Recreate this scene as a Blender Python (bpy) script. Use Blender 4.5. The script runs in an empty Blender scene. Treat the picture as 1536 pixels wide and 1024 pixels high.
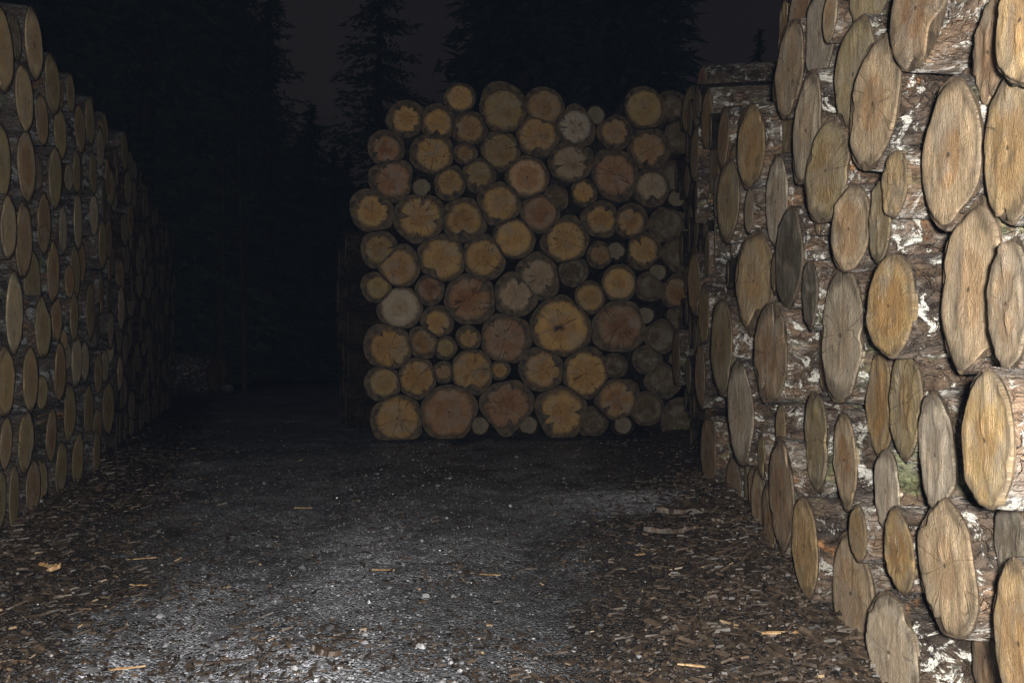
import bpy, math, random
import numpy as np
from mathutils import Vector, Matrix, noise as mnoise

random.seed(7)
rng = np.random.default_rng(11)
scene = bpy.context.scene
COL = scene.collection
F = 1200.0                       # focal length in photo pixels (1536 wide)
H = 0.85                         # camera height
PITCH = math.atan(23.0 / F)
CAM = Vector((0, 0, H))

# ------------------------------------------------------------------ camera
cam = bpy.data.cameras.new("camera")
cam.sensor_width = 36.0
cam.sensor_fit = 'HORIZONTAL'
cam.lens = 36.0 * F / 1536.0
cam.clip_start = 0.05
cam.clip_end = 2000
camo = bpy.data.objects.new("camera", cam)
camo.location = CAM
camo.rotation_euler = (math.pi / 2 + PITCH, 0, 0)
COL.objects.link(camo)
scene.camera = camo

def ray(px, py):
    dx = (px - 768) / F
    dy = (512 - py) / F
    return Vector((dx, math.cos(PITCH) - math.sin(PITCH) * dy, math.sin(PITCH) + math.cos(PITCH) * dy))

def project(P):
    v = P - CAM
    f = v.y * math.cos(PITCH) + v.z * math.sin(PITCH)
    u = -v.y * math.sin(PITCH) + v.z * math.cos(PITCH)
    if f < 1e-3: return (1e6, 1e6, f)
    return (768 + F * v.x / f, 512 - F * u / f, f)

def ground_at(px, py):
    d = ray(px, py)
    k = -H / d.z
    return CAM + d * k

# ------------------------------------------------------------------ node helpers
class NT:
    def __init__(s, name):
        s.m = bpy.data.materials.new(name); s.m.use_nodes = True
        s.t = s.m.node_tree; s.t.nodes.clear()
        s.out = s.t.nodes.new('ShaderNodeOutputMaterial')
        s.b = s.t.nodes.new('ShaderNodeBsdfPrincipled')
        s.t.links.new(s.b.outputs[0], s.out.inputs[0])
    def n(s, typ, ins=None, **props):
        nd = s.t.nodes.new(typ)
        for k, v in props.items(): setattr(nd, k, v)
        for k, v in (ins or {}).items(): s.set(nd, k, v)
        return nd
    def set(s, nd, k, v):
        i = nd.inputs[k]
        if hasattr(v, 'is_output'): s.t.links.new(v, i)
        elif hasattr(v, 'outputs'): s.t.links.new(v.outputs[0], i)
        else: i.default_value = v
    def math(s, op, a, b=0.0, c=0.0, clamp=False):
        nd = s.t.nodes.new('ShaderNodeMath'); nd.operation = op; nd.use_clamp = clamp
        for i, v in enumerate((a, b, c)): s.set(nd, i, v)
        return nd.outputs[0]
    def vmath(s, op, a, b=(0, 0, 0)):
        nd = s.t.nodes.new('ShaderNodeVectorMath'); nd.operation = op
        s.set(nd, 0, a); s.set(nd, 1, b)
        return nd.outputs[1] if op in ('LENGTH', 'DOT_PRODUCT') else nd.outputs[0]
    def scale(s, v, f):
        nd = s.t.nodes.new('ShaderNodeVectorMath'); nd.operation = 'SCALE'
        s.set(nd, 0, v); s.set(nd, 'Scale', f)
        return nd.outputs[0]
    def noise(s, vec, scale, detail=4, rough=.55, dist=0.0):
        nd = s.n('ShaderNodeTexNoise', {'Vector': vec, 'Scale': scale, 'Detail': detail, 'Roughness': rough, 'Distortion': dist})
        return nd.outputs[0]
    def ss(s, v, a, b, lo=0.0, hi=1.0):
        nd = s.n('ShaderNodeMapRange', interpolation_type='SMOOTHSTEP')
        for k, x in zip(('Value', 'From Min', 'From Max', 'To Min', 'To Max'), (v, a, b, lo, hi)): s.set(nd, k, x)
        return nd.outputs[0]
    def lin(s, v, a, b, lo=0.0, hi=1.0):
        nd = s.n('ShaderNodeMapRange')
        for k, x in zip(('Value', 'From Min', 'From Max', 'To Min', 'To Max'), (v, a, b, lo, hi)): s.set(nd, k, x)
        return nd.outputs[0]
    def mix(s, f, a, b, blend='MIX'):
        nd = s.t.nodes.new('ShaderNodeMix'); nd.data_type = 'RGBA'; nd.blend_type = blend
        s.set(nd, 0, f)
        for i, v in ((6, a), (7, b)):
            if isinstance(v, tuple) and len(v) == 3: v = v + (1,)
            s.set(nd, i, v)
        return nd.outputs[2]
    def bump(s, h, strength, dist, normal=None):
        nd = s.n('ShaderNodeBump', {'Strength': strength, 'Distance': dist, 'Height': h})
        if normal is not None: s.set(nd, 'Normal', normal)
        return nd.outputs[0]

def gray(m, v):
    nd = m.n('ShaderNodeCombineColor')
    for i in range(3): m.set(nd, i, v)
    return nd.outputs[0]

# ---- sawn end grain: ring pattern, radial checks, heartwood, saw streaks, dirt
def mat_endgrain():
    m = NT("sawn_end_grain")
    uv = m.n('ShaderNodeAttribute', attribute_name='face_uv').outputs['Vector']
    crack = m.n('ShaderNodeAttribute', attribute_name='crack').outputs['Fac']
    oi = m.n('ShaderNodeObjectInfo')
    rnd = oi.outputs['Random']; base = oi.outputs['Color']; heartk = oi.outputs['Alpha']
    off = m.n('ShaderNodeCombineXYZ', {'X': m.math('MULTIPLY', rnd, 37.0), 'Y': m.math('MULTIPLY', rnd, 91.0), 'Z': m.math('MULTIPLY', rnd, 53.0)}).outputs[0]
    p = m.vmath('ADD', uv, off)
    warp = m.noise(p, 1.4, 3)
    r0 = m.vmath('LENGTH', uv)
    r = m.math('ADD', r0, m.math('MULTIPLY', m.math('SUBTRACT', warp, .5), .32))
    rings = m.math('SINE', m.math('MULTIPLY', r, m.lin(rnd, 0, 1, 90, 150)))
    dirn = m.vmath('NORMALIZE', uv)
    rad = m.noise(m.vmath('ADD', m.scale(dirn, 7.0), m.vmath('ADD', off, m.scale(uv, .8))), 1.0, 5, .65)
    stv = m.vmath('MULTIPLY', p, (14.0, 2.6, 6.0))
    streak = m.noise(stv, 1.0, 6, .68, .6)
    fibre = m.noise(m.vmath('MULTIPLY', p, (46.0, 9.0, 10.0)), 1.0, 4, .7, 1.2)
    blot = m.noise(p, 2.1, 5, .6, .4)
    hr = m.lin(m.noise(off, 3.1, 1), .3, .7, .38, .74)
    heart = m.ss(r, m.math('ADD', hr, .05), m.math('SUBTRACT', hr, .05))
    hcol = m.mix(1.0, base, (.76, .59, .42), 'MULTIPLY')
    col = m.mix(m.math('MULTIPLY', heart, heartk, clamp=True), base, hcol)
    val = m.math('ADD', .60, m.math('MULTIPLY', rad, .20))
    val = m.math('ADD', val, m.math('MULTIPLY', streak, .44))
    val = m.math('ADD', val, m.math('MULTIPLY', m.math('SUBTRACT', fibre, .5), .85))
    val = m.math('ADD', val, m.math('MULTIPLY', m.math('SUBTRACT', blot, .5), .75))
    val = m.math('ADD', val, m.math('MULTIPLY', rings, .045))
    col = m.mix(1.0, col, gray(m, val), 'MULTIPLY')
    # bleached fibre patches and grey weathering
    sv = m.n('ShaderNodeVectorRotate', {'Vector': p, 'Angle': m.lin(rnd, 0, 1, -.5, .9)}, rotation_type='Z_AXIS').outputs[0]
    sxy = m.n('ShaderNodeSeparateXYZ', {'Vector': sv})
    sawc = m.math('ADD', sxy.outputs[0], m.math('MULTIPLY', m.math('POWER', m.math('ABSOLUTE', sxy.outputs[1]), 1.0), .0))
    saw = m.noise(m.n('ShaderNodeCombineXYZ', {'X': m.math('MULTIPLY', sawc, 24.0), 'Y': m.math('MULTIPLY', sxy.outputs[1], .7), 'Z': 0.0}).outputs[0], 1.0, 3, .7)
    val = m.math('ADD', val, m.math('MULTIPLY', m.math('SUBTRACT', saw, .5), .45))
    mott = m.noise(p, 6.5, 6, .72, .8)
    val = m.math('ADD', val, m.math('MULTIPLY', m.math('SUBTRACT', mott, .5), .7))
    pale = m.ss(m.noise(m.vmath('MULTIPLY', p, (5.5, 1.6, 3.0)), 1.0, 5, .7, 1.0), .56, .74)
    col = m.mix(m.math('MULTIPLY', pale, .4), col, (.50, .42, .31))
    stain = m.ss(m.noise(p, 1.7, 6, .7, 1.0), .53, .70)
    col = m.mix(m.math('MULTIPLY', stain, .6), col, (.10, .078, .05))
    gry = m.ss(m.noise(m.vmath('ADD', p, (5.0, 3.0, 1.0)), 1.1, 4, .6, .5), .44, .66)
    col = m.mix(m.math('MULTIPLY', gry, .5), col, m.mix(fibre, (.20, .175, .14), (.42, .37, .29)))
    edge = m.ss(m.math('ADD', r0, m.math('MULTIPLY', m.math('SUBTRACT', blot, .5), .8)), .80, 1.05)
    col = m.mix(m.math('MULTIPLY', edge, .75), col, (.085, .065, .042))
    pith = m.ss(m.math('ADD', r0, m.math('MULTIPLY', m.math('SUBTRACT', blot, .5), .05)), .055, .03)
    col = m.mix(m.math('MULTIPLY', pith, .8), col, (.03, .02, .012))
    cn = m.noise(m.vmath('ADD', m.scale(dirn, 1.2), m.vmath('ADD', off, m.scale(uv, .35))), 1.0, 1.5, .5)
    cl = m.ss(m.math('ABSOLUTE', m.math('SUBTRACT', cn, .5)), m.lin(blot, .35, .65, .004, .017), .002)
    cl = m.math('MULTIPLY', cl, m.ss(m.math('ADD', r0, m.math('MULTIPLY', blot, .3)), .22, .36))
    cl = m.math('MULTIPLY', cl, crack)
    hole = m.n('ShaderNodeAttribute', attribute_name='hole').outputs['Fac']
    col = m.mix(m.math('MULTIPLY', m.math('MAXIMUM', cl, hole), .9), col, (.016, .011, .008))
    m.set(m.b, 'Base Color', col)
    m.set(m.b, 'Roughness', m.lin(streak, .3, .7, .42, .7))
    m.set(m.b, 'Specular IOR Level', .35)
    h = m.math('ADD', m.math('MULTIPLY', streak, .9), m.math('MULTIPLY', fibre, .8))
    h = m.math('ADD', h, m.math('ADD', m.math('MULTIPLY', saw, .6), m.math('MULTIPLY', mott, 1.0)))
    h = m.math('ADD', h, m.math('MULTIPLY', rad, .6))
    h = m.math('SUBTRACT', h, m.math('MULTIPLY', cl, 1.2))
    m.set(m.b, 'Normal', m.bump(h, .75, .012))
    return m.m

# ---- wet spruce bark with lichen, painted glints, moss and torn patches
def mat_bark(name='wet_bark'):
    m = NT(name)
    tc = m.n('ShaderNodeTexCoord').outputs['Object']
    oi = m.n('ShaderNodeObjectInfo'); rnd = oi.outputs['Random']
    off = m.n('ShaderNodeCombineXYZ', {'X': m.math('MULTIPLY', rnd, 61.0), 'Y': m.math('MULTIPLY', rnd, 23.0), 'Z': m.math('MULTIPLY', rnd, 47.0)}).outputs[0]
    p = m.vmath('ADD', tc, off)
    ps = m.vmath('MULTIPLY', p, (1.0, 1.0, .42))
    big = m.noise(p, 4.5, 5, .6, .4)
    fine = m.noise(ps, 42.0, 6, .7, .4)
    wv = m.scale(m.vmath('SUBTRACT', m.n('ShaderNodeTexNoise', {'Vector': p, 'Scale': 22.0, 'Detail': 4}).outputs[1], (.5, .5, .5)), .075)
    plates = m.n('ShaderNodeTexVoronoi', {'Vector': m.vmath('ADD', ps, wv), 'Scale': 34.0}, feature='DISTANCE_TO_EDGE').outputs['Distance']
    crev = m.ss(plates, 0.0, .12)
    ridge = m.noise(m.vmath('MULTIPLY', p, (1, 1, .3)), 26.0, 7, .75, .8)
    col = m.mix(m.ss(big, .36, .66), (.046, .038, .032), (.185, .132, .092))
    col = m.mix(m.math('MULTIPLY', m.ss(m.noise(p, 7.0, 5, .65), .52, .66), .8), col, (.25, .235, .215))
    # torn bark: orange inner bark
    torn = m.math('MULTIPLY', m.ss(m.noise(m.vmath('ADD', p, (9.1, 2.2, 5.5)), 6.5, 5, .66, .9), .60, .67), m.ss(rnd, .05, .3))
    col = m.mix(torn, col, m.mix(fine, (.16, .070, .03), (.34, .19, .09)))
    moss = m.math('MULTIPLY', m.ss(m.noise(m.vmath('ADD', p, (3.3, 8.8, 1.5)), 5.2, 6, .7), .54, .66), m.ss(rnd, .25, .75))
    col = m.mix(m.math('MULTIPLY', moss, .9), col, m.mix(fine, (.04, .055, .022), (.30, .34, .19)))
    col = m.mix(1.0, col, gray(m, m.lin(fine, .25, .75, .25, 1.75)), 'MULTIPLY')
    col = m.mix(1.0, col, gray(m, m.lin(crev, 0, 1, .62, 1.0)), 'MULTIPLY')
    # white lichen crusts, with wet glints painted in as white flecks
    l1 = m.ss(m.noise(m.vmath('ADD', p, (1.3, 4.7, 9.2)), 17.0, 6, .78, .6), .53, .57)
    l2 = m.ss(m.noise(m.vmath('ADD', p, (7.3, 1.7, 2.2)), 3.9, 3, .5), .37, .50)
    lich_glint = m.math('MULTIPLY', m.math('MULTIPLY', l1, l2), oi.outputs['Alpha'])
    col = m.mix(m.math('MULTIPLY', lich_glint, .92), col, m.mix(fine, (.55, .57, .53), (.88, .90, .88)))
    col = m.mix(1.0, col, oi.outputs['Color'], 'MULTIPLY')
    m.set(m.b, 'Base Color', col)
    m.set(m.b, 'Roughness', m.lin(m.noise(p, 15.0, 4, .6), .38, .62, .20, .60))
    m.set(m.b, 'Specular IOR Level', .55)
    h = m.math('ADD', m.math('MULTIPLY', crev, .2), m.math('MULTIPLY', fine, .7))
    h = m.math('ADD', h, m.math('MULTIPLY', ridge, 1.1))
    h = m.math('ADD', h, m.math('MULTIPLY', lich_glint, .25))
    m.set(m.b, 'Normal', m.bump(h, 1.0, .034))
    return m.m

# ---- track of wet gravel with patches of bark litter
def mat_track():
    m = NT("wet_gravel_and_litter")
    tc = m.n('ShaderNodeTexCoord').outputs['Object']
    big = m.noise(tc, .55, 5, .6, .3)
    mid = m.noise(m.vmath('MULTIPLY', tc, (1.0, .8, 1.0)), 2.6, 5, .65, .4)
    fine = m.noise(tc, 38.0, 5, .7)
    vor = m.n('ShaderNodeTexVoronoi', {'Vector': tc, 'Scale': 105.0, 'Randomness': 1.0})
    vd, vc = vor.outputs['Distance'], vor.outputs['Color']
    vor2 = m.n('ShaderNodeTexVoronoi', {'Vector': tc, 'Scale': 140.0})
    mask = m.n('ShaderNodeAttribute', attribute_name='litter').outputs['Fac']
    k = m.math('ADD', mask, m.math('MULTIPLY', m.math('SUBTRACT', mid, .5), 1.5))
    k = m.math('ADD', k, m.math('MULTIPLY', m.math('SUBTRACT', fine, .5), .9))
    k = m.ss(k, .35, .72)
    vg = m.n('ShaderNodeSeparateColor', {'Color': vc}).outputs[0]
    g = m.mix(vg, (.064, .066, .070), (.155, .158, .166))
    g = m.mix(m.ss(vg, .88, .97), g, (.30, .30, .32))
    g = m.mix(m.math('MULTIPLY', m.ss(fine, .45, .62), .7), g, (.045, .045, .046))
    g = m.mix(1.0, g, gray(m, m.lin(big, .3, .7, .60, 1.25)), 'MULTIPLY')
    ls = m.noise(m.vmath('MULTIPLY', tc, (16.0, 44.0, 20.0)), 1.0, 6, .72, 1.2)
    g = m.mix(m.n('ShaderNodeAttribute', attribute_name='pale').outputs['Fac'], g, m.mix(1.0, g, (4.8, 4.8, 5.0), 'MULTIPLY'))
    l = m.mix(m.ss(ls, .38, .68), (.016, .013, .011), (.075, .055, .040))
    l = m.mix(m.ss(m.noise(m.vmath('MULTIPLY', tc, (21.0, 60.0, 20.0)), 1.0, 5, .7, 1.5), .66, .74), l, (.22, .15, .085))
    col = m.mix(k, g, l)
    m.set(m.b, 'Base Color', col)
    m.set(m.b, 'Roughness', m.lin(fine, .3, .7, .30, .68))
    m.set(m.b, 'Specular IOR Level', .45)
    h = m.math('ADD', m.math('MULTIPLY', m.math('SUBTRACT', 1.0, vd), .8), m.math('MULTIPLY', ls, .8))
    h = m.math('ADD', h, m.math('MULTIPLY', vor2.outputs['Distance'], .25))
    m.set(m.b, 'Normal', m.bump(h, 1.0, .024))
    return m.m

def mat_simple(name, c1, c2, scale, rough=.7, stretch=(1, 1, 1), spec=.4, bump=.006, objcol=False, perface=False):
    m = NT(name)
    tc = m.n('ShaderNodeTexCoord').outputs['Object']
    v = m.vmath('MULTIPLY', tc, stretch)
    n = m.noise(v, scale, 5, .65, .3)
    if perface:
        a = m.n('ShaderNodeAttribute', attribute_name='tint').outputs['Color']
        c = m.mix(1.0, a, gray(m, m.lin(n, .3, .7, .55, 1.35)), 'MULTIPLY')
    else:
        c = m.mix(m.ss(n, .35, .65), c1, c2)
    m.set(m.b, 'Base Color', c)
    m.set(m.b, 'Roughness', rough); m.set(m.b, 'Specular IOR Level', spec)
    if bump: m.set(m.b, 'Normal', m.bump(n, .8, bump))
    return m.m

M_FACE = mat_endgrain()
M_BARK = mat_bark()
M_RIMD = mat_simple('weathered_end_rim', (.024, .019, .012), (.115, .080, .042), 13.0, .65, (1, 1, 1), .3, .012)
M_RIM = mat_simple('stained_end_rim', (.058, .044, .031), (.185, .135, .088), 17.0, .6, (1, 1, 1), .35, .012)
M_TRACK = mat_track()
M_SOIL = mat_simple('forest_soil', (.020, .017, .013), (.05, .042, .03), 1.5, .9)
M_PEB = mat_simple('wet_pebbles', None, None, 30.0, .24, spec=.6, bump=0, perface=True)
M_LITTER = mat_simple('bark_litter', None, None, 40.0, .48, (1, 1, 1), .45, .003, perface=True)
M_CHIP = mat_simple('split_wood', (.30, .17, .07), (.60, .42, .23), 22.0, .55, (1, .12, 1), .35, .004)
M_CHIPD = mat_simple('dark_bark_flake', (.03, .022, .016), (.10, .068, .045), 30.0, .5, (1, .3, 1), .4, .005)
M_LEAF = mat_simple('needles', (.06, .078, .052), (.10, .12, .082), 3.0, .75, spec=.2, bump=0)
M_LEAFD = mat_simple('dense_needles', (.020, .032, .026), (.045, .062, .046), 3.0, .8, spec=.15, bump=0)
M_TRUNK = mat_simple('trunk_bark', (.03, .026, .022), (.07, .058, .048), 6.0, .85, (1, 1, .3))
M_STONE = mat_simple('stone', (.10, .10, .10), (.2, .2, .19), 9.0, .8)

def link(name, mesh, mat, parent=None):
    o = bpy.data.objects.new(name, mesh)
    if mat is not None and not mesh.materials: mesh.materials.append(mat)
    COL.objects.link(o)
    if parent is not None: o.parent = parent
    return o

def np_mesh(name, V, Fq, smooth=True):
    """V (n,3); Fq (m,k) all faces of k corners"""
    me = bpy.data.meshes.new(name)
    V = np.asarray(V, np.float32); Fq = np.asarray(Fq, np.int32)
    me.vertices.add(len(V)); me.vertices.foreach_set('co', V.ravel())
    nf, k = Fq.shape
    me.loops.add(nf * k); me.loops.foreach_set('vertex_index', Fq.ravel())
    me.polygons.add(nf)
    me.polygons.foreach_set('loop_start', np.arange(0, nf * k, k, dtype=np.int32))
    me.polygons.foreach_set('loop_total', np.full(nf, k, np.int32))
    me.polygons.foreach_set('use_smooth', np.full(nf, smooth, bool))
    me.update(calc_edges=True)
    return me

# ------------------------------------------------------------------ piles
class Pile:
    def __init__(s, O, t, n):
        s.O = Vector((O[0], O[1], 0)); s.t = Vector((t[0], t[1], 0)).normalized(); s.n = Vector((n[0], n[1], 0)).normalized()
        s.x = Vector((0, 0, 1)).cross(s.n)       # local x of every log
    def hit(s, px, py, p):
        d = ray(px, py); o = s.O + s.n * p
        den = d.dot(s.n)
        if abs(den) < 1e-5: return None
        k = (o - CAM).dot(s.n) / den
        if k <= .2: return None
        P = CAM + d * k
        return (P - s.O).dot(s.t), P.z, k
    def point(s, st, z, p):
        return s.O + s.t * st + s.n * p + Vector((0, 0, z))

KR = .131; KL = -.338
RIGHT = Pile((.685, 0), (KR, 1), (-1, KR))
LEFT = Pile((-1.159, 0), (KL, 1), (1, -KL))
BACK = Pile((0, 8.64), (1, .10), (.10, -1))
SIDE = Pile((-2.02, 9.6), (-.20, 1), (-1, -.20))     # end faces of the next pile, behind the cross stack

# colour families: (r, g, b, heartwood strength), word
PAL = {'o': ((.42, .29, .145, .5), 'ochre'), 'b': ((.33, .225, .135, .6), 'brown'), 'r': ((.27, .165, .11, .55), 'reddish-brown'),
       'g': ((.49, .405, .30, .35), 'pale grey'), 'p': ((.44, .325, .205, .5), 'pinkish tan'), 'y': ((.38, .25, .105, .5), 'amber'),
       'l': ((.32, .245, .13, .45), 'olive-brown'), 'd': ((.12, .10, .07, .5), 'dark'), 't': ((.47, .345, .215, .6), 'tan'),
       'w': ((.55, .35, .19, 1.0), 'orange-hearted')}
SHAPE = {'n': '', 'c': 'round', 's': 'star-edged', 'k': 'cracked', 'x': 'split', 'w': 'notched', 'v': 'hollow'}

# photo px: x, y, radius, colour, outline
BACK_LIST = [
 (609,179,21,'o','s'),(657,184,21,'o','w'),(690,147,19,'o','c'),(704,193,20,'b','n'),(756,165,30,'l','n'),(579,223,20,'r','n'),
 (650,231,26,'o','k'),(590,270,26,'r','k'),(675,274,19,'o','w'),(698,231,13,'b','s'),(718,261,20,'l','s'),(751,226,24,'l','k'),
 (817,161,25,'b','c'),(806,203,27,'o','w'),(863,190,24,'g','k'),(922,198,20,'b','s'),(967,162,26,'l','c'),(973,224,25,'b','n'),
 (791,266,28,'w','c'),(856,245,27,'p','x'),(922,262,30,'r','k'),(978,280,22,'p','w'),(875,288,16,'o','s'),
 (558,317,24,'o','s'),(630,325,31,'o','x'),(696,330,26,'o','w'),(750,306,27,'o','n'),(569,374,23,'l','k'),(598,401,28,'b','n'),
 (663,388,30,'o','w'),(725,386,26,'o','k'),(771,357,26,'o','c'),(567,431,18,'l','n'),(645,434,17,'r','k'),(600,461,28,'g','c'),
 (704,449,33,'r','x'),(656,484,19,'o','s'),(810,320,25,'r','c'),(849,362,29,'o','k'),(901,329,21,'o','s'),(946,333,20,'b','x'),
 (900,382,15,'b','n'),(965,376,22,'o','s'),(807,414,27,'p','x'),(774,442,26,'p','s'),(860,407,17,'d','k'),(885,446,20,'o','c'),
 (929,425,23,'o','c'),(842,491,39,'o','v'),(930,489,35,'r','k'),(585,521,29,'o','x'),(636,513,19,'b','s'),(703,507,14,'o','s'),
 (757,509,32,'r','k'),(576,574,21,'l','n'),(626,566,25,'o','k'),(665,558,12,'b','s'),(708,556,29,'o','w'),(750,555,11,'o','n'),
 (596,628,31,'o','k'),(674,618,38,'r','c'),(760,609,34,'r','n'),(814,554,26,'o','s'),(879,560,31,'o','k'),(842,618,34,'o','s'),
 (926,599,28,'b','x'),(975,430,17,'d','n'),(972,540,17,'d','k')]

# photo px: x, y, width, height, colour, outline, wished diameter
RIGHT_LIST = [
 (1203,10,42,82,'b','n'),(1184,104,42,138,'p','k'),(1230,52,44,140,'g','n'),(1210,196,44,155,'g','n'),(1240,256,66,145,'l','k'),
 (1281,112,60,158,'l','n'),(1311,156,72,180,'t','k'),(1307,-28,72,126,'l','n'),(1376,12,80,175,'b','w'),(1425,232,92,216,'t','c'),
 (1487,78,54,158,'b','k'),(1534,30,84,190,'o','n'),(1515,222,80,212,'o','k'),(1165,302,34,126,'g','n'),(1183,386,42,152,'d','c'),
 (1275,343,58,130,'p','c'),(1320,332,34,116,'l','c'),(1131,422,68,146,'o','w'),(1262,503,64,186,'g','k'),(1335,459,73,150,'y','c'),
 (1456,434,98,252,'p','n'),(1512,455,62,192,'p','n'),(1155,530,50,142,'b','x'),(1319,607,38,156,'y','n'),(1358,604,48,158,'l','k'),
 (1481,660,76,206,'y','c'),(1405,682,56,178,'g','n'),(1544,640,70,222,'y','n'),(1268,690,35,130,'t','n'),(1224,660,33,138,'l','k'),
 (1172,740,36,166,'b','k'),(1207,819,42,138,'o','c'),(1331,737,38,116,'g','n'),(1278,890,62,176,'p','c'),(1349,826,44,120,'y','c'),
 (1420,848,84,206,'p','k'),(1337,978,80,160,'g','k'),(1521,830,56,140,'d','n'),(1532,965,90,232,'o','c'),(1480,985,40,150,'b','n'),
 (1287,800,26,84,'o','n'),(1053,122,14,44,'r','n'),(1032,166,20,60,'l','n'),(1060,178,16,78,'o','n'),(1042,232,13,78,'l','n'),
 (1085,208,18,84,'b','n'),(1126,220,42,114,'o','n'),(1092,300,34,112,'l','n'),(1041,425,18,92,'o','c'),(1056,472,17,86,'l','n'),
 (1082,518,33,136,'l','n'),(1014,535,12,76,'b','n'),(1050,562,15,92,'b','n'),(1110,618,40,142,'g','k'),(1062,677,22,104,'b','n'),
 (1100,722,22,66,'b','n'),(1137,736,30,86,'b','k'),(1188,632,20,70,'d','n'),(1450,150,34,96,'r','n'),(1215,440,24,96,'d','n'),(1390,470,30,60,'r','n')]

LEFT_LIST = [
 (51,66,28,96,'p','c'),(3,72,34,118,'o','n'),(37,148,26,100,'p','c'),(79,127,23,80,'l','n'),(63,180,18,74,'b','n'),(106,140,12,56,'l','n'),
 (135,182,13,66,'l','n'),(187,227,9,56,'l','n'),(151,222,9,58,'g','n'),(40,248,28,104,'b','c'),(2,245,26,112,'l','n'),(83,267,19,86,'l','n'),
 (66,336,19,90,'b','k'),(13,341,21,96,'p','n'),(36,360,25,106,'b','n'),(115,258,11,64,'l','n'),(140,260,11,60,'l','n'),(166,280,11,50,'l','n'),
 (117,332,13,82,'g','n'),(141,323,12,60,'g','n'),(49,424,24,98,'l','n'),(80,408,18,92,'b','n'),(113,408,14,80,'l','n'),(154,366,12,70,'l','n'),
 (22,470,25,118,'g','c'),(65,492,23,90,'l','n'),(85,478,15,64,'b','n'),(111,476,13,70,'l','n'),(136,466,11,86,'l','n'),(8,573,29,98,'o','n'),
 (46,569,22,98,'o','c'),(90,557,17,86,'b','n'),(115,541,16,74,'g','c'),(96,510,9,28,'o','n'),(63,588,16,50,'l','n'),(105,620,18,84,'l','n'),
 (133,617,13,76,'l','n'),(163,612,18,78,'l','n'),(146,640,13,54,'b','n'),(39,662,24,84,'l','k'),(9,664,17,74,'b','n'),(77,653,16,76,'b','n'),
 (117,693,17,78,'l','n'),(92,706,17,78,'l','n'),(50,736,20,82,'b','n'),(21,745,15,92,'l','n'),(145,684,10,60,'l','n'),(182,462,9,62,'g','n'),
 (180,560,8,52,'g','n'),(196,330,9,50,'l','n'),(1,750,16,80,'l','n')]

logs = []        # dicts: pile, s, z, p, r, k (cut skew), col, shp, main(bool)

def add_manual(pile, lst, dwish, prange, pk=45.0):
    L = []
    for e in lst:
        if len(e) == 5: x, y, r_, c, sh = e; w = h = 2 * r_
        else: x, y, w, h, c, sh = e
        L.append(dict(pile=pile, px=x, py=y, w=w, h=h, col=c, shp=sh, main=True))
    def ev(l, p):
        hit = pile.hit(l['px'], l['py'], p)
        if hit is None: return None
        s, z, k = hit
        return s, z, k, .5 * l['h'] * k / F
    for l in L:
        l['p'] = 0.05
        e = ev(l, l['p'])
        if e is None:
            l['p'] = .3; e = ev(l, .3)
        l['s'], l['z'], l['kk'], l['r'] = e
    cand = np.arange(prange[0], prange[1] + 1e-6, .03)
    for it in range(14):
        order = L[:]; random.shuffle(order)
        for l in order:
            best = None
            for p in cand:
                e = ev(l, p)
                if e is None: continue
                s, z, k, r = e
                c = .5 * ((2 * r - dwish) / .15) ** 2 + pk * max(0, abs(p - .01) - .02) ** 2
                if z - r < -.02: c += ((r - z) / .04) ** 2
                for q in L:
                    if q is l: continue
                    dd = r + q['r'] - math.hypot(s - q['s'], z - q['z'])
                    if dd > 0: c += min(dd, .3) ** 2 * 420
                if best is None or c < best[0]: best = (c, p, s, z, k, r)
            if best: _, l['p'], l['s'], l['z'], l['kk'], l['r'] = best
    # logs that overlap strongly give way a little; the rest is shared out by flattened sides
    for it in range(4):
        for i, a in enumerate(L):
            for b in L[i + 1:]:
                dd = a['r'] + b['r'] - math.hypot(a['s'] - b['s'], a['z'] - b['z'])
                if dd > .06:
                    a['r'] = max(a['r'] * .86, a['r'] - dd * .2); b['r'] = max(b['r'] * .86, b['r'] - dd * .2)
    for l in L:
        l['r0'] = .5 * l['h'] * l['kk'] / F
        l['z'] = max(l['z'], l['r'] * .93)
    # cut skew that gives the seen width
    for l in L:
        l['k'] = 0.0
        if len(lst[0]) == 6:
            best = None
            c = pile.point(l['s'], l['z'], l['p'])
            for k in np.linspace(-.22, .22, 23):
                a = project(c + (pile.x + pile.n * k) * l['r'])[0]; b = project(c - (pile.x + pile.n * k) * l['r'])[0]
                e = abs(abs(a - b) - l['w']) + 8 * abs(k)
                if best is None or e < best[0]: best = (e, k)
            l['k'] = best[1]
        else:
            l['k'] = random.uniform(-.06, .06)
    return L

def interp(tab, x):
    if x <= tab[0][0]: return tab[0][1]
    for (a, b), (c, d) in zip(tab, tab[1:]):
        if x <= c: return b + (d - b) * (x - a) / (c - a)
    return tab[-1][1]

def fill(pile, L, s0, s1, z1, radii, ok, prange, cols, tries=1800):
    out = []
    A = [(l['s'], l['z'], l['r']) for l in L]
    for R in radii:
        arr = np.array(A) if A else np.zeros((0, 3))
        for _ in range(tries):
            s = random.uniform(s0, s1); z = random.uniform(R * .9, z1) if random.random() > .12 else R * .93
            if len(arr) and (np.hypot(arr[:, 0] - s, arr[:, 1] - z) < arr[:, 2] + R - .004).any(): continue
            p = random.uniform(*prange)
            if not ok(s, z, R, p): continue
            r = R * random.uniform(.96, 1.0)
            A.append((s, z, r)); arr = np.array(A)
            out.append(dict(pile=pile, s=s, z=z, p=p, r=r, k=random.uniform(-.1, .1), col=random.choice(cols), shp=random.choice('nnnkscw'), main=False))
    return out

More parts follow.
